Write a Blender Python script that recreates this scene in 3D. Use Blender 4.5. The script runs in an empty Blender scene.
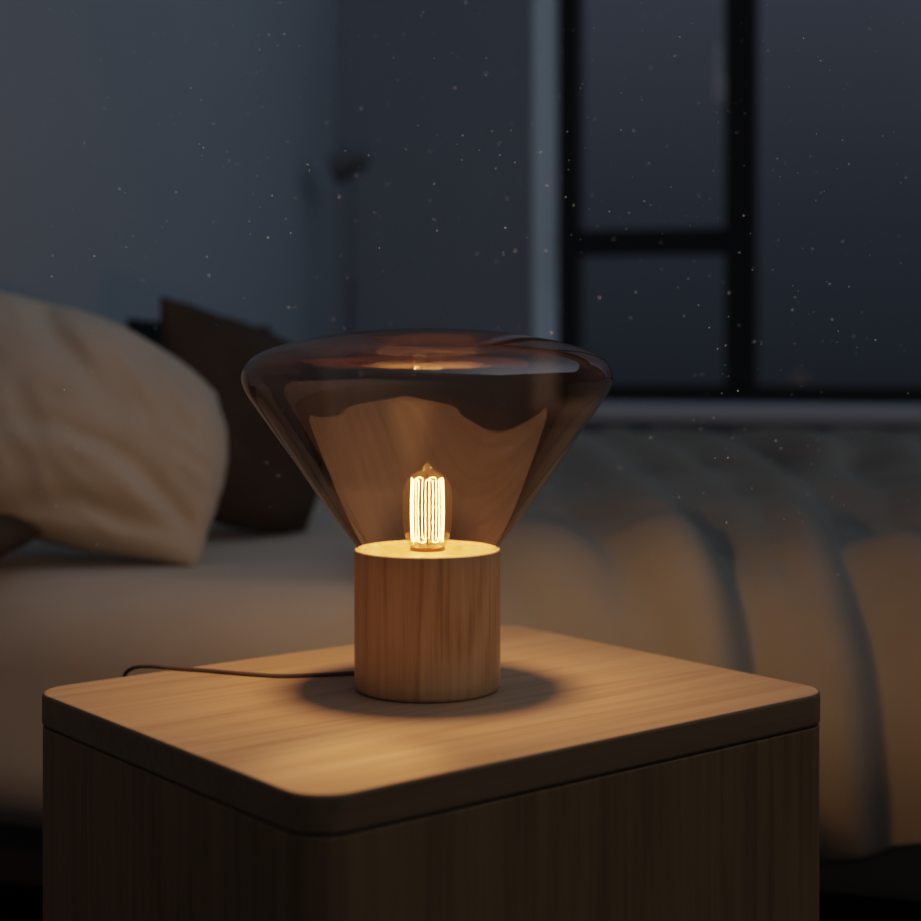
import bpy, bmesh, math, random
from mathutils import Vector, Matrix, noise
random.seed(7)
scene = bpy.context.scene
scene.view_settings.view_transform = 'Filmic'
scene.view_settings.look = 'None'
COL = scene.collection
R = math.radians
FPX = 1613.0; H = 0.283; TZ = 0.50; CZ = TZ + H; HOR = 348.0

# ---------------------------------------------------------------- helpers
def link(o):
    COL.objects.link(o); return o

def obj(name, bm, mat, parent=None, smooth=True):
    me = bpy.data.meshes.new(name)
    bmesh.ops.recalc_face_normals(bm, faces=bm.faces[:])
    bm.to_mesh(me); bm.free()
    if smooth:
        for p in me.polygons: p.use_smooth = True
    if mat: me.materials.append(mat)
    o = bpy.data.objects.new(name, me); link(o)
    if parent: o.parent = parent
    return o

def empty(name, loc, rz=0):
    o = bpy.data.objects.new(name, None); link(o)
    o.location = loc; o.rotation_euler = (0, 0, rz)
    o.empty_display_size = 0.05
    return o

def tag(o, label=None, cat=None, group=None, kind=None):
    if label: o['label'] = label
    if cat: o['category'] = cat
    if group: o['group'] = group
    if kind: o['kind'] = kind
    return o

def bevel(o, w, seg=3, ang=30):
    m = o.modifiers.new('bevel', 'BEVEL'); m.width = w; m.segments = seg
    m.limit_method = 'ANGLE'; m.angle_limit = R(ang); m.harden_normals = False
    return o

def autosmooth(o, ang=35):
    for p in o.data.polygons: p.use_smooth = True
    o.data.set_sharp_from_angle(angle=R(ang))

def add_box(bm, x0, x1, y0, y1, z0, z1):
    v = [bm.verts.new(p) for p in ((x0,y0,z0),(x1,y0,z0),(x1,y1,z0),(x0,y1,z0),(x0,y0,z1),(x1,y0,z1),(x1,y1,z1),(x0,y1,z1))]
    for f in ((3,2,1,0),(4,5,6,7),(0,1,5,4),(1,2,6,5),(2,3,7,6),(3,0,4,7)):
        bm.faces.new([v[i] for i in f])

def add_lathe(bm, prof, n=96, cx=0, cy=0):
    rings = []
    for r, z in prof:
        if r < 1e-6: rings.append([bm.verts.new((cx, cy, z))])
        else: rings.append([bm.verts.new((cx + r*math.cos(2*math.pi*i/n), cy + r*math.sin(2*math.pi*i/n), z)) for i in range(n)])
    for a, b in zip(rings, rings[1:]):
        for i in range(n):
            j = (i+1) % n
            if len(a) == 1 and len(b) > 1: bm.faces.new((a[0], b[i], b[j]))
            elif len(b) == 1 and len(a) > 1: bm.faces.new((a[i], a[j], b[0]))
            elif len(a) > 1: bm.faces.new((a[i], a[j], b[j], b[i]))

def catmull(pts, k=8):
    P = [Vector(p) for p in pts]; out = []
    P = [P[0]*2 - P[1]] + P + [P[-1]*2 - P[-2]]
    for i in range(1, len(P)-2):
        p0, p1, p2, p3 = P[i-1], P[i], P[i+1], P[i+2]
        for j in range(k):
            t = j/k
            out.append(0.5*((2*p1) + (p2-p0)*t + (2*p0-5*p1+4*p2-p3)*t*t + (3*p1-p0-3*p2+p3)*t**3))
    out.append(P[-2]); return out

def add_tube(bm, pts, r, n=8):
    pts = [Vector(p) for p in pts]; rings = []
    prev = None
    for i, p in enumerate(pts):
        d = (pts[min(i+1, len(pts)-1)] - pts[max(i-1, 0)]).normalized()
        if prev is None:
            a = Vector((0,0,1)) if abs(d.z) < 0.9 else Vector((1,0,0))
            s = d.cross(a).normalized()
        else:
            s = (prev - d*prev.dot(d)).normalized()
        prev = s; t = d.cross(s)
        rr = r[i] if isinstance(r, (list, tuple)) else r
        rings.append([bm.verts.new(p + rr*(s*math.cos(2*math.pi*k/n) + t*math.sin(2*math.pi*k/n))) for k in range(n)])
    for a, b in zip(rings, rings[1:]):
        for k in range(n): bm.faces.new((a[k], a[(k+1)%n], b[(k+1)%n], b[k]))
    bm.faces.new(rings[0][::-1]); bm.faces.new(rings[-1])

def add_prism(bm, w, d, rad, z0, z1, seg=10):
    pts = []
    for cx, cy, a0 in ((w-rad, d-rad, 0), (-w+rad, d-rad, 90), (-w+rad, -d+rad, 180), (w-rad, -d+rad, 270)):
        for i in range(seg+1):
            a = R(a0 + 90*i/seg); pts.append((cx + rad*math.cos(a), cy + rad*math.sin(a)))
    lo = [bm.verts.new((x, y, z0)) for x, y in pts]; hi = [bm.verts.new((x, y, z1)) for x, y in pts]
    n = len(pts)
    bm.faces.new(lo[::-1]); bm.faces.new(hi)
    for i in range(n): bm.faces.new((lo[i], lo[(i+1)%n], hi[(i+1)%n], hi[i]))

# ---------------------------------------------------------------- materials
def new_mat(name):
    m = bpy.data.materials.new(name); m.use_nodes = True
    nt = m.node_tree
    return m, nt, nt.nodes['Principled BSDF'], nt.nodes['Material Output']

def N(nt, t, **kw):
    n = nt.nodes.new(t)
    for k, v in kw.items():
        if hasattr(n, k): setattr(n, k, v)
        else: n.inputs[k].default_value = v
    return n

def ramp(nt, stops):
    r = nt.nodes.new('ShaderNodeValToRGB'); e = r.color_ramp.elements
    while len(e) < len(stops): e.new(0.5)
    for el, (p, c) in zip(e, stops): el.position = p; el.color = (*c, 1)
    return r

def wood(name, cols, scale, rough, bump=0.05, wave=None, spec=0.5, wamp=0.09, low=None):
    m, nt, b, out = new_mat(name)
    tc = N(nt, 'ShaderNodeTexCoord'); mp = N(nt, 'ShaderNodeMapping'); mp.inputs['Scale'].default_value = scale
    nt.links.new(tc.outputs['Object'], mp.inputs['Vector'])
    n1 = N(nt, 'ShaderNodeTexNoise'); n1.inputs['Scale'].default_value = 1.0; n1.inputs['Detail'].default_value = 7; n1.inputs['Roughness'].default_value = 0.68; n1.inputs['Distortion'].default_value = 0.3
    nt.links.new(mp.outputs[0], n1.inputs['Vector'])
    mp2 = N(nt, 'ShaderNodeMapping'); mp2.inputs['Scale'].default_value = low or tuple(s*0.16 for s in scale)
    nt.links.new(tc.outputs['Object'], mp2.inputs['Vector'])
    n2 = N(nt, 'ShaderNodeTexNoise'); n2.inputs['Scale'].default_value = 1.0; n2.inputs['Detail'].default_value = 1; n2.inputs['Distortion'].default_value = 0.4
    nt.links.new(mp2.outputs[0], n2.inputs['Vector'])
    mul = N(nt, 'ShaderNodeMath', operation='MULTIPLY'); mul.inputs[1].default_value = wave or 40.0
    nt.links.new(n2.outputs['Fac'], mul.inputs[0])
    sn = N(nt, 'ShaderNodeMath', operation='SINE'); nt.links.new(mul.outputs[0], sn.inputs[0])
    ma = N(nt, 'ShaderNodeMath', operation='MULTIPLY_ADD'); ma.inputs[1].default_value = wamp
    nt.links.new(sn.outputs[0], ma.inputs[0]); nt.links.new(n1.outputs['Fac'], ma.inputs[2])
    rp = ramp(nt, list(zip((0.25, 0.5, 0.75), cols)))
    nt.links.new(ma.outputs[0], rp.inputs[0]); nt.links.new(rp.outputs[0], b.inputs['Base Color'])
    b.inputs['Roughness'].default_value = rough
    b.inputs['Specular IOR Level'].default_value = spec
    bp = N(nt, 'ShaderNodeBump'); bp.inputs['Strength'].default_value = bump; bp.inputs['Distance'].default_value = 0.002
    nt.links.new(ma.outputs[0], bp.inputs['Height']); nt.links.new(bp.outputs[0], b.inputs['Normal'])
    return m

def fabric(name, c1, c2, scale=9, weave=900, bump=0.25, sheen=0.0):
    m, nt, b, out = new_mat(name)
    tc = N(nt, 'ShaderNodeTexCoord')
    n1 = N(nt, 'ShaderNodeTexNoise'); n1.inputs['Scale'].default_value = scale; n1.inputs['Detail'].default_value = 4
    nt.links.new(tc.outputs['Object'], n1.inputs['Vector'])
    rp = ramp(nt, [(0.35, c1), (0.65, c2)]); nt.links.new(n1.outputs['Fac'], rp.inputs[0])
    nt.links.new(rp.outputs[0], b.inputs['Base Color'])
    b.inputs['Roughness'].default_value = 0.9; b.inputs['Specular IOR Level'].default_value = 0.12
    b.inputs['Sheen Weight'].default_value = sheen
    n2 = N(nt, 'ShaderNodeTexNoise'); n2.inputs['Scale'].default_value = weave; n2.inputs['Detail'].default_value = 1
    nt.links.new(tc.outputs['Object'], n2.inputs['Vector'])
    bp = N(nt, 'ShaderNodeBump'); bp.inputs['Strength'].default_value = bump; bp.inputs['Distance'].default_value = 0.0006
    nt.links.new(n2.outputs['Fac'], bp.inputs['Height']); nt.links.new(bp.outputs[0], b.inputs['Normal'])
    return m

def paint(name, c, rough=0.8, var=0.05, metallic=0.0):
    m, nt, b, out = new_mat(name)
    tc = N(nt, 'ShaderNodeTexCoord')
    n1 = N(nt, 'ShaderNodeTexNoise'); n1.inputs['Scale'].default_value = 3; n1.inputs['Detail'].default_value = 5
    nt.links.new(tc.outputs['Object'], n1.inputs['Vector'])
    rp = ramp(nt, [(0.3, tuple(x*(1-var) for x in c)), (0.7, tuple(min(1, x*(1+var)) for x in c))])
    nt.links.new(n1.outputs['Fac'], rp.inputs[0]); nt.links.new(rp.outputs[0], b.inputs['Base Color'])
    b.inputs['Roughness'].default_value = rough; b.inputs['Metallic'].default_value = metallic
    return m

def thin_glass(name, tint, f0, rough=0.01, gmin=0.3, power=4.5, fmax=0.9, glow=None):
    m, nt, b, out = new_mat(name); nt.nodes.remove(b)
    lw = N(nt, 'ShaderNodeLayerWeight'); lw.inputs['Blend'].default_value = 0.5
    pw = N(nt, 'ShaderNodeMath', operation='POWER'); pw.inputs[1].default_value = power
    nt.links.new(lw.outputs['Facing'], pw.inputs[0])
    mr = N(nt, 'ShaderNodeMapRange'); mr.inputs['To Min'].default_value = f0; mr.inputs['To Max'].default_value = fmax
    nt.links.new(pw.outputs[0], mr.inputs['Value'])
    cs = N(nt, 'ShaderNodeMath', operation='SUBTRACT'); cs.inputs[0].default_value = 1.0
    nt.links.new(lw.outputs['Facing'], cs.inputs[1])
    mx = N(nt, 'ShaderNodeMath', operation='MAXIMUM'); mx.inputs[1].default_value = gmin
    nt.links.new(cs.outputs[0], mx.inputs[0])
    inv = N(nt, 'ShaderNodeMath', operation='DIVIDE'); inv.inputs[0].default_value = 1.0
    nt.links.new(mx.outputs[0], inv.inputs[1])
    gm = N(nt, 'ShaderNodeGamma'); gm.inputs['Color'].default_value = (*tint, 1)
    nt.links.new(inv.outputs[0], gm.inputs['Gamma'])
    tr = N(nt, 'ShaderNodeBsdfTransparent'); nt.links.new(gm.outputs[0], tr.inputs['Color'])
    gl = N(nt, 'ShaderNodeBsdfGlossy'); gl.inputs['Roughness'].default_value = rough
    mix = N(nt, 'ShaderNodeMixShader')
    nt.links.new(mr.outputs[0], mix.inputs[0]); nt.links.new(tr.outputs[0], mix.inputs[1]); nt.links.new(gl.outputs[0], mix.inputs[2])
    last = mix
    if glow:
        em = N(nt, 'ShaderNodeEmission'); em.inputs['Color'].default_value = (*glow[:3], 1); em.inputs['Strength'].default_value = glow[3]
        add = N(nt, 'ShaderNodeAddShader')
        nt.links.new(mix.outputs[0], add.inputs[0]); nt.links.new(em.outputs[0], add.inputs[1]); last = add
    nt.links.new(last.outputs[0], out.inputs['Surface'])
    return m

def emit(name, c, s):
    m, nt, b, out = new_mat(name); nt.nodes.remove(b)
    e = N(nt, 'ShaderNodeEmission'); e.inputs['Color'].default_value = (*c, 1); e.inputs['Strength'].default_value = s
    nt.links.new(e.outputs[0], out.inputs['Surface']); return m

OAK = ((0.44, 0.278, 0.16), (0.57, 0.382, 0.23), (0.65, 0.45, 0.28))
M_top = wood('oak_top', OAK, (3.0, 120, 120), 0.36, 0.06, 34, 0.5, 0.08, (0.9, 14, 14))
M_body = wood('oak_body', ((0.20,0.10,0.044),(0.28,0.152,0.07),(0.34,0.194,0.094)), (140, 140, 3.2), 0.6, 0.05, 34, 0.15, 0.05, (11, 11, 1.4))  # oak darkened to keep the front in shade
M_edge = wood('oak_edge', ((0.21,0.115,0.052),(0.275,0.158,0.075),(0.315,0.187,0.093)), (3, 110, 110), 0.55, 0.05, 30, 0.2, 0.05)  # slab sides: same oak with their shade put into the colour
M_base = wood('ash_base', ((0.44,0.255,0.11),(0.62,0.405,0.20),(0.73,0.505,0.275)), (190, 190, 5.5), 0.42, 0.06, 55, 0.35, 0.085, (15, 15, 1.8))
M_shade = thin_glass('amber_glass', (0.945, 0.71, 0.555), 0.165, 0.003, 0.72)
M_bulb = thin_glass('bulb_glass', (0.97, 0.94, 0.87), 0.06, 0.01, 0.4, 2.3, 0.5, (1.0, 0.50, 0.16, 0.05))  # faint warm emission added to the glass as scattered filament light
M_pane = thin_glass('window_glass', (0.92, 0.94, 0.95), 0.002, 0.05)
M_fil = emit('filament_glow', (1.0, 0.60, 0.24), 200)
M_brass = paint('bronze', (0.22, 0.14, 0.07), 0.45, 0.05, 1.0)
M_cord = paint('cord_textile', (0.115, 0.098, 0.088), 0.7)
M_wall = paint('wall_paint', (0.285, 0.335, 0.385), 0.9, 0.03)
M_sill = paint('sill_paint', (0.62, 0.65, 0.68), 0.5, 0.03)
M_jamb = paint('jamb_lit_paint', (0.66, 0.72, 0.78), 0.6, 0.03)
M_black = paint('black_metal', (0.006, 0.006, 0.007), 0.6, 0.1)
M_dgrey = paint('dark_grey_metal', (0.125, 0.135, 0.145), 0.7, 0.1)
M_grey = paint('grey_metal', (0.62, 0.65, 0.70), 0.4, 0.05)
M_floor = wood('dark_floor', ((0.02,0.015,0.012),(0.035,0.025,0.02),(0.05,0.035,0.027)), (1.2, 20, 20), 0.6)
M_frame = wood('dark_bed_wood', ((0.012,0.009,0.007),(0.02,0.014,0.01),(0.028,0.02,0.014)), (2, 30, 30), 0.6)
M_sheet = fabric('sheet_linen', (0.47,0.43,0.37), (0.50,0.457,0.393))
M_duvet = fabric('duvet_linen', (0.245,0.232,0.20), (0.268,0.254,0.219))
M_pillow = fabric('pillow_linen', (0.40,0.378,0.322), (0.425,0.40,0.341), 6)
M_brown = fabric('dark_brown_fabric', (0.05,0.037,0.027), (0.063,0.047,0.035), 14)
M_blackf = fabric('black_fabric', (0.010,0.011,0.012), (0.014,0.015,0.016), 14)
M_dust = paint('dust', (0.46, 0.60, 0.85), 0.9)

# ---------------------------------------------------------------- room frame
TH = R(-15); RC = Vector((-0.311, 4.0, 0)); U = Vector((math.cos(TH), math.sin(TH), 0)); V = Vector((math.sin(TH), -math.cos(TH), 0))
def room(u, v, z=0): return RC + U*u + V*v + Vector((0, 0, z))
def uv(p): d = p - RC; return d.dot(U), d.dot(V)
def at_room(o):
    o.location = RC; o.rotation_euler = (0, 0, TH); return o

WT = 0.28; W0, W1 = 0.50, 2.45; SZ = 0.645; WTOP = 2.25; CEIL = 2.6
bm = bmesh.new()
add_box(bm, -0.12, W0, 0, WT+0.08, 0, CEIL)
add_box(bm, W1, 5.2, 0, WT+0.08, 0, CEIL)
add_box(bm, W0, W1, 0, WT+0.08, 0, SZ-0.035)
add_box(bm, W0, W1, 0, WT+0.08, WTOP, CEIL)
tag(at_room(obj('wall_back', bm, M_wall, smooth=False)), kind='structure')
bm = bmesh.new(); add_box(bm, -0.12, 0, -5.0, 0, 0, CEIL)
tag(at_room(obj('wall_left', bm, M_wall, smooth=False)), kind='structure')
bm = bmesh.new(); add_box(bm, -0.12, 5.3, -5.1, -5.0, 0, CEIL)
tag(at_room(obj('wall_front', bm, M_wall, smooth=False)), kind='structure')
bm = bmesh.new(); add_box(bm, 5.2, 5.3, -5.0, WT+0.08, 0, CEIL)
tag(at_room(obj('wall_right', bm, M_wall, smooth=False)), kind='structure')
bm = bmesh.new(); add_box(bm, -0.12, 5.3, -5.1, WT+0.08, -0.1, 0)
tag(at_room(obj('floor', bm, M_floor, smooth=False)), kind='structure')
bm = bmesh.new(); add_box(bm, W0+0.001, W1-0.001, -0.02, WT+0.07, SZ-0.035, SZ)
tag(bevel(at_room(obj('trim_1', bm, M_sill, smooth=False)), 0.004), kind='structure')
bm = bmesh.new(); add_box(bm, W0+0.0005, W0+0.008, -0.003, WT-0.012, SZ+0.001, WTOP-0.001)  # added board on the left reveal; skylight put into its pale colour
tag(at_room(obj('trim_2', bm, M_jamb, smooth=False)), kind='structure')

win = empty('window_1', room(0, -WT, 0), TH); tag(win, kind='structure')
def wbox(name, boxes, mat, bev=0.004):
    bm = bmesh.new()
    for b in boxes: add_box(bm, *b)
    o = obj(name, bm, mat, win, False)
    if bev: bevel(o, bev)
    return o
F0, F1 = 0.0, 0.07
wbox('frame', [(W0+0.001, W0+0.062, F0, F1, SZ, WTOP-0.002), (W1-0.062, W1-0.001, F0, F1, SZ, WTOP-0.002),
               (W0+0.062, W1-0.062, F0, F1, SZ, SZ+0.045), (W0+0.062, W1-0.062, F0, F1, WTOP-0.05, WTOP-0.002)], M_black)
wbox('mullion', [(0.931, 1.010, F0-0.01, F1, SZ+0.045, WTOP-0.05)], M_black)
wbox('transom', [(W0+0.062, 0.931, F0-0.004, F1-0.01, 1.020, 1.084)], M_black)
wbox('pane', [(W0+0.062, 0.931, 0.04, 0.042, SZ+0.045, 1.020)], M_pane, 0)
wbox('pane', [(W0+0.062, 0.931, 0.04, 0.042, 1.084, WTOP-0.05)], M_pane, 0)
wbox('pane', [(1.010, W1-0.062, 0.04, 0.042, SZ+0.045, WTOP-0.05)], M_pane, 0)
bm = bmesh.new()
add_box(bm, 0.905, 0.932, -0.016, -0.004, 1.39, 1.46)
add_box(bm, 0.911, 0.925, -0.035, -0.012, 1.43, 1.446)
add_box(bm, 0.910, 0.926, -0.048, -0.032, 1.40, 1.53)
h = bevel(obj('window_handle', bm, M_grey, win, False), 0.003); h['label'] = 'pale grey window handle'

# ---------------------------------------------------------------- bed
VN, VF = 2.04, 0.58
BU0, BU1 = 0.03, 2.10
MT = 0.50
bed = empty('bed', room((BU0+BU1)/2, (VN+VF)/2, 0), TH)
tag(bed, 'low dark-framed bed with a beige sheeted mattress behind the nightstand', 'bed')
hw, hd = (BU1-BU0)/2, (VN-VF)/2
bm = bmesh.new(); add_box(bm, -hw+0.01, hw-0.02, -hd+0.08, hd-0.03, 0.10, 0.19)
bevel(obj('bed_frame', bm, M_frame, bed, False), 0.008)
for sx in (-1, 1):
    for sy in (-1, 1):
        bm = bmesh.new(); add_box(bm, sx*(hw-0.15)-0.03, sx*(hw-0.15)+0.03, sy*(hd-0.15)-0.03, sy*(hd-0.15)+0.03, 0, 0.10)
        bevel(obj('leg', bm, M_frame, bed, False), 0.004)
bm = bmesh.new()
rad = 0.10
def rbox(x, y, z, hx, hy, hz, r):
    c = Vector((max(-hx+r, min(hx-r, x)), max(-hy+r, min(hy-r, y)), max(-hz+r, min(hz-r, z))))
    d = Vector((x, y, z)) - c
    return c + (d.normalized()*r if d.length > 1e-9 else d), (d.normalized() if d.length > 1e-9 else Vector((0,0,1)))
bmesh.ops.create_cube(bm, size=2)
bmesh.ops.subdivide_edges(bm, edges=bm.edges[:], cuts=63, use_grid_fill=True)
MB = 0.18; MH = (MT-MB)/2
for v in bm.verts:
    s = lambda t: math.copysign(abs(math.sin(t*math.pi/2))**0.8, t)
    x, y, z = s(v.co.x)*hw, s(v.co.y)*hd, v.co.z*MH
    p, n = rbox(x, y, z, hw, hd, MH, rad)
    k = noise.noise(Vector((x*2.3, y*2.3+5, z*2)))*0.006
    k += (0.0 if n.z > 0.7 else 1.0)*noise.noise(Vector((x*5+z*4, y*3, z*2)))*0.007
    v.co = p + n*k + Vector((0, 0, MB+MH))
obj('mattress', bm, M_sheet, bed)

# duvet: draped over the foot half and hanging down the near side
R0 = 0.19; DZT = MT + 0.018
top_len = (VN - R0 + 0.025) - (VF + 0.02)
arc = R0*math.pi/2; drop = (DZT - R0) - 0.255
LS = top_len + arc + drop
def surf(s):
    if s < top_len: return VF + 0.02 + s, DZT, 0.0, 1.0
    if s < top_len + arc:
        a = (s-top_len)/R0
        return VF+0.02+top_len + R0*math.sin(a), DZT - R0 + R0*math.cos(a), math.sin(a), math.cos(a)
    return VN + 0.025, DZT - R0 - (s-top_len-arc), 1.0, 0.0
def project(u, s, hgt=0.04):
    pv, pz, nv, nz = surf(s)
    p = room(u, pv + nv*hgt, pz + nz*hgt)
    return 460.5 + FPX*p.x/p.y, HOR - FPX*(p.z-CZ)/p.y
# the creases, as (u, s) lines on the cloth: curved diagonals over the top that turn down the near side
def find_su(x, y):
    best = None
    for j in range(0, 101):
        s = LS*j/100
        lo, hi = -1.0, 5.0
        for _ in range(22):
            mid = (lo+hi)/2
            if project(mid, s)[0] < x: lo = mid
            else: hi = mid
        e = abs(project(lo, s)[1] - y)
        if best is None or e < best[0]: best = (e, s, lo)
    return best[1], best[2]
CREASES = []
for pts, dep, wid in (
    ([(520,470),(560,500),(592,545),(622,610),(645,700),(660,850)], 0.013, 0.036),
    ([(575,462),(625,476),(675,508),(715,556),(745,620),(764,700),(780,850)], 0.038, 0.031),
    ([(640,460),(700,476),(752,510),(792,568),(824,650),(850,850)], 0.018, 0.032),
    ([(690,458),(758,472),(815,503),(858,556),(890,625),(908,710),(918,850)], 0.040, 0.032),
    ([(780,456),(850,474),(905,510),(945,560),(972,640),(990,850)], 0.020, 0.036),
    ([(860,455),(930,475),(1000,520),(1040,600),(1070,850)], 0.034, 0.034),
    ([(960,455),(1050,490),(1120,560),(1150,850)], 0.03, 0.036)):
    CREASES.append((sorted(find_su(*p) for p in pts), dep, wid))
def interp(pl, s):
    if s <= pl[0][0]: return pl[0][1] + (s-pl[0][0])*0.25
    for (s0, u0), (s1, u1) in zip(pl, pl[1:]):
        if s <= s1:
            f = (s-s0)/max(1e-6, s1-s0)
            return u0 + (u1-u0)*f
    return pl[-1][1]
NB = 180
def smooth_line(pl, ph):
    a = [interp(pl, LS*j/NB) + 0.035*noise.noise(Vector((LS*j/NB*2.6, ph, 0))) for j in range(NB+1)]
    for _ in range(50):
        a = [a[0]] + [(a[j-1]+a[j]*2+a[j+1])/4 for j in range(1, NB)] + [a[-1]]
    return a
LINES = [(smooth_line(pl, k*3.1), d, w, k) for k, (pl, d, w) in enumerate(CREASES)]
def duvet():
    bm = bmesh.new()
    NA = 280
    grid = []
    for j in range(NB+1):
        s = LS*j/NB
        pv, pz, nv, nz = surf(s)
        f = min(1.0, s/(top_len+arc))
        side = max(0.0, min(1.0, (s-top_len)/(arc+drop)))
        u0 = 0.38 + 0.42*f**0.9 + 0.012*math.sin(s*9)
        row = []
        for i in range(NA+1):
            t = (BU1+0.03-u0)*i/NA
            u = u0 + t
            hgt = 0.052 + 0.018*noise.noise(Vector((t*2.4 - s*0.8, s*1.2, 3)))
            for line, dep, wid, k in LINES:
                q = u - line[j]
                if abs(q) > 0.4: continue
                dm = dep*(0.82 + 0.8*noise.noise(Vector((s*2.2, k*7.7, 4))))
                w2 = wid*(2.5 if q > 0 else 0.8)
                hgt -= dm*math.exp(-(q/w2)**2)
                hgt += dm*0.40*math.exp(-((q+wid*2.1)/(wid*1.7))**2)
            c = u - LINES[1][0][j]
            n1 = noise.noise(Vector((c*4.4 - s*1.8, s*1.5, 11.0)))
            hgt -= 0.010*math.exp(-(n1/0.20)**2)
            hgt += 0.0065*noise.noise(Vector((t*6 - s*4, s*1.8, 1))) + 0.0022*noise.noise(Vector((t*16 - s*11, s*5, 2)))
            hgt = max(hgt, 0.008)
            edge = min(1.0, t/0.10); edge = math.sqrt(max(0, 1-(1-edge)**2))
            hgt = hgt*edge + 0.003 + 0.012*math.sin(math.pi*side)*min(1, t/0.2)
            hgt += (0.020*math.exp(-((s-0.12)/0.22)**2) + 0.036*max(0, 1-f/0.85))*min(1, t/0.25)
            hk = max(0.0, (side-0.55)/0.45)**2
            hem = hk*(0.008*math.sin(t*11+1) + 0.35*max(0.0, min(0.2, u-1.26))**1.2)
            row.append(bm.verts.new(room(u, pv + nv*hgt, pz + nz*hgt + hem)))
        grid.append(row)
    for j in range(NB):
        for i in range(NA):
            bm.faces.new((grid[j][i], grid[j][i+1], grid[j+1][i+1], grid[j+1][i]))
    o = obj('duvet', bm, M_duvet)
    m = o.modifiers.new('thick', 'SOLIDIFY'); m.thickness = 0.006; m.offset = -1
    return o
tag(duvet(), 'rumpled beige duvet with diagonal folds draped over the bed on the right', 'duvet')

# ---------------------------------------------------------------- pillows and cushions
def cushion(name, w, h, t, mat, roundness=0.25, wrinkle=0.01, seed=0, n=64, pinch=0.06, ex=0.5, freq=1.0, ear=None, folds=(), taper=0.0, droop=0.0):
    bm = bmesh.new()
    def pos(a, b, side):
        a, b = math.sin(a*math.pi/2), math.sin(b*math.pi/2)
        dx = a*math.sqrt(max(0, 1-b*b/2)); dy = b*math.sqrt(max(0, 1-a*a/2))
        x = a*(1-roundness) + dx*roundness; y = b*(1-roundness) + dy*roundness
        x *= 1 - pinch*(1-b*b)*abs(a)**3; y *= 1 - pinch*(1-a*a)*abs(b)**3
        e = max(0.0, (1-a*a)*(1-b*b))
        z = side*t/2*e**ex
        q = Vector((x*w*9*freq + seed, y*h*9*freq, seed*1.7 + side*3))
        wr = noise.noise(q) + 0.9*(0.3-abs(noise.noise(Vector((x*w*16*freq + y*h*9 + seed, y*h*6 - x*w*4, side*2.0+seed)))))
        z += side*wrinkle*wr*min(1, e*5)
        ln = 0.02*noise.noise(Vector((a*3+seed, b*3, 9)))
        X, Y = x*w/2*(1+ln), y*h/2*(1+ln)
        for (cx, cy, ang, wd, dp, ln_) in folds:
            ddx, ddy = X-cx, Y-cy
            rr = math.hypot(ddx, ddy)
            if rr < 1e-4: continue
            th = math.atan2(ddy, ddx) - R(ang) - 0.5*(rr/ln_)
            th = (th + math.pi) % (2*math.pi) - math.pi
            if abs(th) < 1.5:
                dist = rr*math.sin(th)
                g = math.exp(-(rr/ln_)**2)*min(1, e*6)*min(1, rr/0.03)
                z -= side*dp*math.exp(-(dist/wd)**2)*g
                z += side*dp*0.6*math.exp(-((dist-wd*2)/(wd*1.4))**2)*g
        if ear:
            k = (max(0, (1+ear[0]*a)/2)*max(0, (1+ear[1]*b)/2))**5
            X += ear[0]*ear[2]*k; Y += ear[1]*ear[2]*k*0.4
        fx = max(0.0, x)
        Y *= 1 - taper*fx*fx
        Y -= droop*fx*fx
        return Vector((X, Y, z))
    front = [[None]*(n+1) for _ in range(n+1)]; back = [[None]*(n+1) for _ in range(n+1)]
    for i in range(n+1):
        for j in range(n+1):
            a, b = -1+2*i/n, -1+2*j/n
            front[i][j] = bm.verts.new(pos(a, b, 1))
            if i in (0, n) or j in (0, n): back[i][j] = front[i][j]
            else: back[i][j] = bm.verts.new(pos(a, b, -1))
    for i in range(n):
        for j in range(n):
            bm.faces.new((front[i][j], front[i+1][j], front[i+1][j+1], front[i][j+1]))
            bm.faces.new((back[i][j], back[i][j+1], back[i+1][j+1], back[i+1][j]))
    return obj(name, bm, mat)

def pose(o, loc, yaw, lean, roll, rest=None):
    M = Matrix.Rotation(R(yaw), 4, 'Z') @ Matrix.Rotation(R(90-lean), 4, 'X') @ Matrix.Rotation(R(roll), 4, 'Z')
    loc = Vector(loc)
    if rest is not None:
        loc.z = rest - min((M @ v.co).z for v in o.data.vertices)
    o.matrix_world = Matrix.Translation(loc) @ M
    return o
def px(x, y, Y): return Vector(((x-460.5)*Y/FPX, Y, CZ - (y-HOR)*Y/FPX))

p = cushion('pillow', 0.50, 0.31, 0.20, M_pillow, 0.58, 0.009, 2.0, 96, 0.0, 0.42, 0.5, (1, -1, 0.040),
            [(0.24, -0.13, 156, 0.018, 0.016, 0.26), (0.24, -0.13, 122, 0.016, 0.015, 0.21), (-0.05, 0.15, -65, 0.020, 0.014, 0.2)], 0.20, 0.016)
tag(pose(p, px(42, 437, 2.12), 12, 20, -17, MT-0.001), 'large pale linen pillow leaning at the head of the bed', 'pillow')
c = cushion('cushion', 0.32, 0.325, 0.15, M_brown, 0.42, 0.008, 5.0, 64, 0.04, 0.5, 1.0, (-1, 1, 0.030), (), 0.06, 0.0)
tag(pose(c, px(242, 420, 2.42), 48, 12, -16, MT+0.002), 'dark brown square cushion standing upright right of the pale pillow', 'cushion')
c = cushion('cushion', 0.25, 0.335, 0.12, M_blackf, 0.1, 0.006, 8.0)
tag(pose(c, px(199, 425, 2.66), 22, 12, -3, MT+0.002), 'black cushion mostly hidden behind the upright dark brown cushion', 'cushion')
c = cushion('cushion', 0.24, 0.24, 0.08, M_brown, 0.15, 0.005, 11.0)
tag(pose(c, Vector((-0.665, 1.98, 0.56)), -15, 86, 0, MT+0.002), 'small dark brown cushion lying flat below the left end of the pale pillow', 'cushion')

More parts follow.
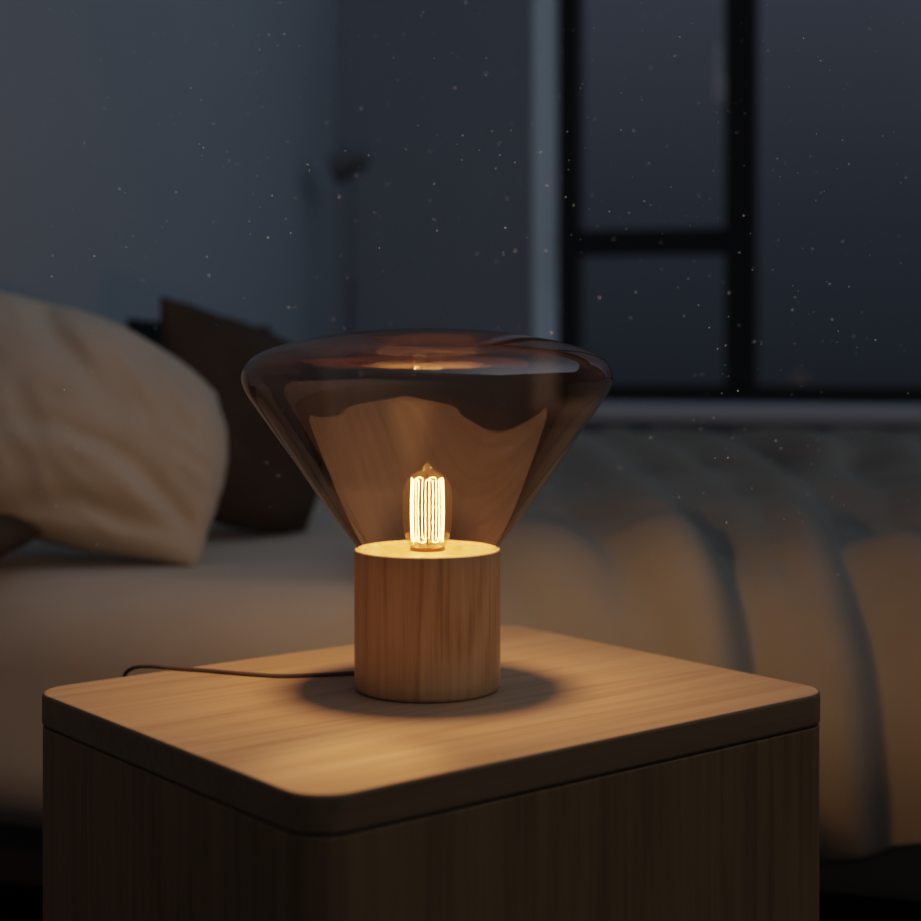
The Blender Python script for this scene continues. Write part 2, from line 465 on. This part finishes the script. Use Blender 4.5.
# ---------------------------------------------------------------- nightstand
NA_ = math.atan2(0.627, 0.779)
ns = empty('nightstand', (-0.0235, 1.3346, 0), NA_)
tag(ns, 'oak nightstand with rounded corners standing beside the bed under the glowing lamp', 'nightstand')
ST = 0.026
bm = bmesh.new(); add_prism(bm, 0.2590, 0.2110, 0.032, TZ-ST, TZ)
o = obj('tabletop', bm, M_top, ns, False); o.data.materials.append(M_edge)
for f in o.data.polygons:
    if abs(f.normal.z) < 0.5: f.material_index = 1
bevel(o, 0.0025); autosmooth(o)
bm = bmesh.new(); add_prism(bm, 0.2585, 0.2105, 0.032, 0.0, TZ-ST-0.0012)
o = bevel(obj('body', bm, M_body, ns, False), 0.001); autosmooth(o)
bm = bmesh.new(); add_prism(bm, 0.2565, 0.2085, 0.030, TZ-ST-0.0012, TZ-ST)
o = obj('shadow_gap', bm, M_frame, ns, False); autosmooth(o)  # near-black strip, the seam's shade painted as its colour

# ---------------------------------------------------------------- table lamp
LX, LY = -0.0275, 1.342
PXM = LY/FPX
lamp = empty('table_lamp', (LX, LY, TZ))
tag(lamp, 'table lamp with a wide amber glass shade on a wooden cylinder base, lit', 'lamp')
BH = (688-548)*PXM; BR = 73*PXM
bm = bmesh.new()
prof = [(0, 0.0), (BR-0.004, 0.0), (BR-0.0025, 0.0006), (BR-0.0008, 0.0022), (BR, 0.004)]
prof += [(BR, 0.004 + (BH-0.006)*k/12) for k in range(1, 13)]
prof += [(BR-0.0006, BH-0.0006), (BR-0.002, BH), (BR-0.0045, BH), (BR-0.005, BH-0.0015), (0.015, BH-0.0015), (0, BH-0.0015)]
add_lathe(bm, prof, 96)
o = obj('lamp_base', bm, M_base, lamp); autosmooth(o, 50)
sp = [(70, 548), (85.3, 528), (108, 496.7), (133.2, 460.3), (154.3, 430), (170.4, 407), (180.2, 392), (184.5, 380), (183, 368.3), (174, 357.3), (154, 347.5), (117, 338.4), (71.5, 331.5), (30, 328.5)]
pts = catmull([(r*PXM, (688-y)*PXM, 0) for r, y in sp], 8)
prof = [(q.x, q.y) for q in pts] + [(0.012, (688-328)*PXM), (0, (688-328)*PXM)]
prof[0] = (prof[0][0], BH-0.0012)
bm = bmesh.new(); add_lathe(bm, prof, 144)
o = obj('lamp_shade', bm, M_shade, lamp); o['label'] = 'amber glass shade flaring to a wide rounded rim'
B0 = BH - 0.0015
bp = [(0.0145, 0.003), (0.0172, 0.008), (0.0196, 0.016), (0.0204, 0.026), (0.0206, 0.038), (0.0202, 0.049), (0.0176, 0.0575), (0.0118, 0.0635), (0.006, 0.0660), (0.0035, 0.0685), (0.0018, 0.0720)]
prof = [(q.x, q.y + B0) for q in catmull([(r, z, 0) for r, z in bp], 5)] + [(0, 0.0728 + B0)]
bm = bmesh.new(); add_lathe(bm, prof, 64)
bulb = obj('light_bulb', bm, M_bulb, lamp); bulb['label'] = 'clear filament bulb'
bm = bmesh.new(); add_lathe(bm, [(0, B0), (0.0145, B0), (0.0145, B0+0.003), (0.012, B0+0.0045), (0, B0+0.0045)], 48)
o = obj('socket', bm, M_brass, bulb); autosmooth(o)
bm = bmesh.new()
NS = 14; FR = 0.0132
for k in range(NS):
    a = 2*math.pi*(k+0.28)/NS
    a2 = a + 2*math.pi/NS
    pts = []
    for q in range(9):
        f = q/8
        rr = FR + 0.0008*math.sin(math.pi*f)
        pts.append((rr*math.cos(a), rr*math.sin(a), B0 + 0.0085 + 0.050*f))
    z = B0 + (0.0585 if k % 2 == 0 else 0.0085)
    if k % 2 == 1: pts = pts[::-1]
    for q in (1, 2, 3):
        aa = a + (a2-a)*q/4; pts.append((FR*math.cos(aa), FR*math.sin(aa), z + (0.0012 if k % 2 == 0 else -0.0008)*(1 if q == 2 else 0.7)))
    pts.append((FR*math.cos(a2), FR*math.sin(a2), z))
    add_tube(bm, pts, 0.00010, 6)
obj('filament', bm, M_fil, bulb)
bm = bmesh.new(); add_tube(bm, [(0, 0, B0+0.0045), (0, 0, B0+0.064)], 0.0007, 8)
for k in range(7):
    a = 2*math.pi*k/7
    add_tube(bm, [(0, 0, B0+0.0585), (FR*math.cos(a), FR*math.sin(a), B0+0.0595)], 0.00025, 5)
obj('filament_support', bm, M_brass, bulb)
def tab(x, y, z=0.0019):
    k = H/(y-HOR); return Vector(((x-460.5)*k, FPX*k, TZ+z))
pts = [tab(372, 676), tab(352, 675.5), tab(320, 677), tab(280, 678), tab(240, 675.5), tab(205, 672.5), Vector((-0.258, 1.417, TZ+0.0022)), Vector((-0.276, 1.424, TZ+0.002)), Vector((-0.291, 1.430, TZ-0.001)), Vector((-0.300, 1.435, TZ-0.012)), Vector((-0.304, 1.439, TZ-0.05)), Vector((-0.307, 1.45, 0.30)), Vector((-0.305, 1.47, 0.10)), Vector((-0.29, 1.50, 0.01)), Vector((-0.22, 1.56, 0.003))]
bm = bmesh.new(); add_tube(bm, [q - Vector((LX, LY, TZ)) for q in catmull(pts, 8)], 0.0018, 8)
o = obj('power_cord', bm, M_cord, lamp); o['label'] = 'thin dark power cord trailing over the nightstand edge'

# ---------------------------------------------------------------- floor lamp in the far corner
fl = empty('floor_lamp', (-0.253, 3.78, 0))
tag(fl, 'slim dark floor lamp with a small head in the far corner beyond the bed', 'lamp')
bm = bmesh.new(); add_lathe(bm, [(0, 0), (0.09, 0), (0.09, 0.012), (0.085, 0.016), (0, 0.016)], 40)
o = obj('base', bm, M_dgrey, fl); autosmooth(o)
bm = bmesh.new(); add_tube(bm, [(0, 0, 0.016), (0, 0, 0.5), (0, 0, 0.94), (0, 0, 0.945), (0, 0, 1.2)], [0.008, 0.008, 0.008, 0.003, 0.003], 12)
obj('pole', bm, M_dgrey, fl)
bm = bmesh.new(); add_lathe(bm, [(0, 0.05), (0.012, 0.048), (0.018, 0.04), (0.022, 0.015), (0.036, -0.04), (0.034, -0.04), (0.02, 0.01), (0, 0.02)], 40)
o = obj('lamp_head', bm, M_dgrey, fl); autosmooth(o)
o.location = (-0.005, -0.01, 1.212); o.rotation_euler = (R(15), R(75), 0)

# ---------------------------------------------------------------- dust in the air
bm = bmesh.new()
for k in range(760):
    if random.random() < 0.3: x = random.gauss(580, 170); y = random.gauss(260, 150)
    else: x = random.uniform(40, 910); y = random.uniform(0, 660)
    Y = random.uniform(1.05, 1.7)
    r = random.choice((0.0004, 0.0004, 0.00045, 0.0005, 0.0006, 0.0008))*Y/1.342
    if not (5 < x < 915 and -5 < y < 680): continue
    p = px(x, y, Y)
    if (Vector((p.x-LX, p.y-LY, 0))).length < 0.23 and p.z < 0.86: continue
    if p.z < 0.62 or uv(p)[0] < 0.25: continue
    bmesh.ops.create_icosphere(bm, subdivisions=1, radius=r, matrix=Matrix.Translation(p))
tag(obj('dust_motes', bm, M_dust), 'pale dust specks floating in the air around the lamp', 'dust', kind='stuff')

# ---------------------------------------------------------------- lights
l = bpy.data.lights.new('bulb_light', 'POINT'); l.energy = 4.6; l.color = (1.0, 0.70, 0.42); l.shadow_soft_size = 0.022
pl = bpy.data.objects.new('bulb_light', l); link(pl); pl.location = (0, 0, BH+0.102); pl.parent = lamp
pl.visible_glossy = False
l = bpy.data.lights.new('table_pool_spot', 'SPOT'); l.energy = 7.5; l.color = (1.0, 0.72, 0.43); l.shadow_soft_size = 0.02  # added spot that lays a light pool near the tabletop's front corner
l.spot_size = R(28); l.spot_blend = 1.0
so = bpy.data.objects.new('table_pool_spot', l); link(so); so.parent = lamp; so.location = (0, 0, BH+0.105)
so.rotation_euler = (Vector((-0.046, -0.262, 0)) - Vector(so.location)).to_track_quat('-Z', 'Y').to_euler()
so.visible_glossy = False
w = bpy.data.worlds.new('dusk'); scene.world = w; w.use_nodes = True
nt = w.node_tree; bg = nt.nodes['Background']
tc = N(nt, 'ShaderNodeTexCoord')
dp = N(nt, 'ShaderNodeVectorMath', operation='DOT_PRODUCT'); dp.inputs[1].default_value = Vector((0.93, -0.30, 0.30)).normalized()
nt.links.new(tc.outputs['Generated'], dp.inputs[0])
rp = ramp(nt, [(0.0, (0.0, 0.0, 0.0)), (0.25, (0.012, 0.014, 0.016)), (0.6, (0.125, 0.142, 0.166)), (1.0, (0.37, 0.415, 0.47))])
nt.links.new(dp.outputs['Value'], rp.inputs[0])
sx = N(nt, 'ShaderNodeSeparateXYZ'); nt.links.new(tc.outputs['Generated'], sx.inputs[0])
mr = N(nt, 'ShaderNodeMapRange'); mr.inputs['From Min'].default_value = -0.06; mr.inputs['From Max'].default_value = 0.30
nt.links.new(sx.outputs['Z'], mr.inputs['Value'])
rz = ramp(nt, [(0.0, (0.009, 0.0112, 0.0145)), (0.4, (0.0185, 0.021, 0.028)), (1.0, (0.042, 0.046, 0.060))])
nt.links.new(mr.outputs[0], rz.inputs[0])
ad = N(nt, 'ShaderNodeMix', data_type='RGBA', blend_type='ADD'); ad.inputs['Factor'].default_value = 1.0
nt.links.new(rz.outputs[0], ad.inputs[6]); nt.links.new(rp.outputs[0], ad.inputs[7])
nt.links.new(ad.outputs[2], bg.inputs['Color'])
bg.inputs['Strength'].default_value = 1.0

# ---------------------------------------------------------------- camera
cam = bpy.data.cameras.new('camera'); co = bpy.data.objects.new('camera', cam); link(co)
co.location = (0, 0, CZ); co.rotation_euler = (R(90), 0, 0)
cam.sensor_width = 36; cam.sensor_fit = 'HORIZONTAL'; cam.lens = FPX/921*36
cam.shift_y = -(460.5-HOR)/921
cam.clip_start = 0.05
cam.dof.use_dof = True; cam.dof.focus_distance = 1.29; cam.dof.aperture_fstop = 3.4
scene.camera = co
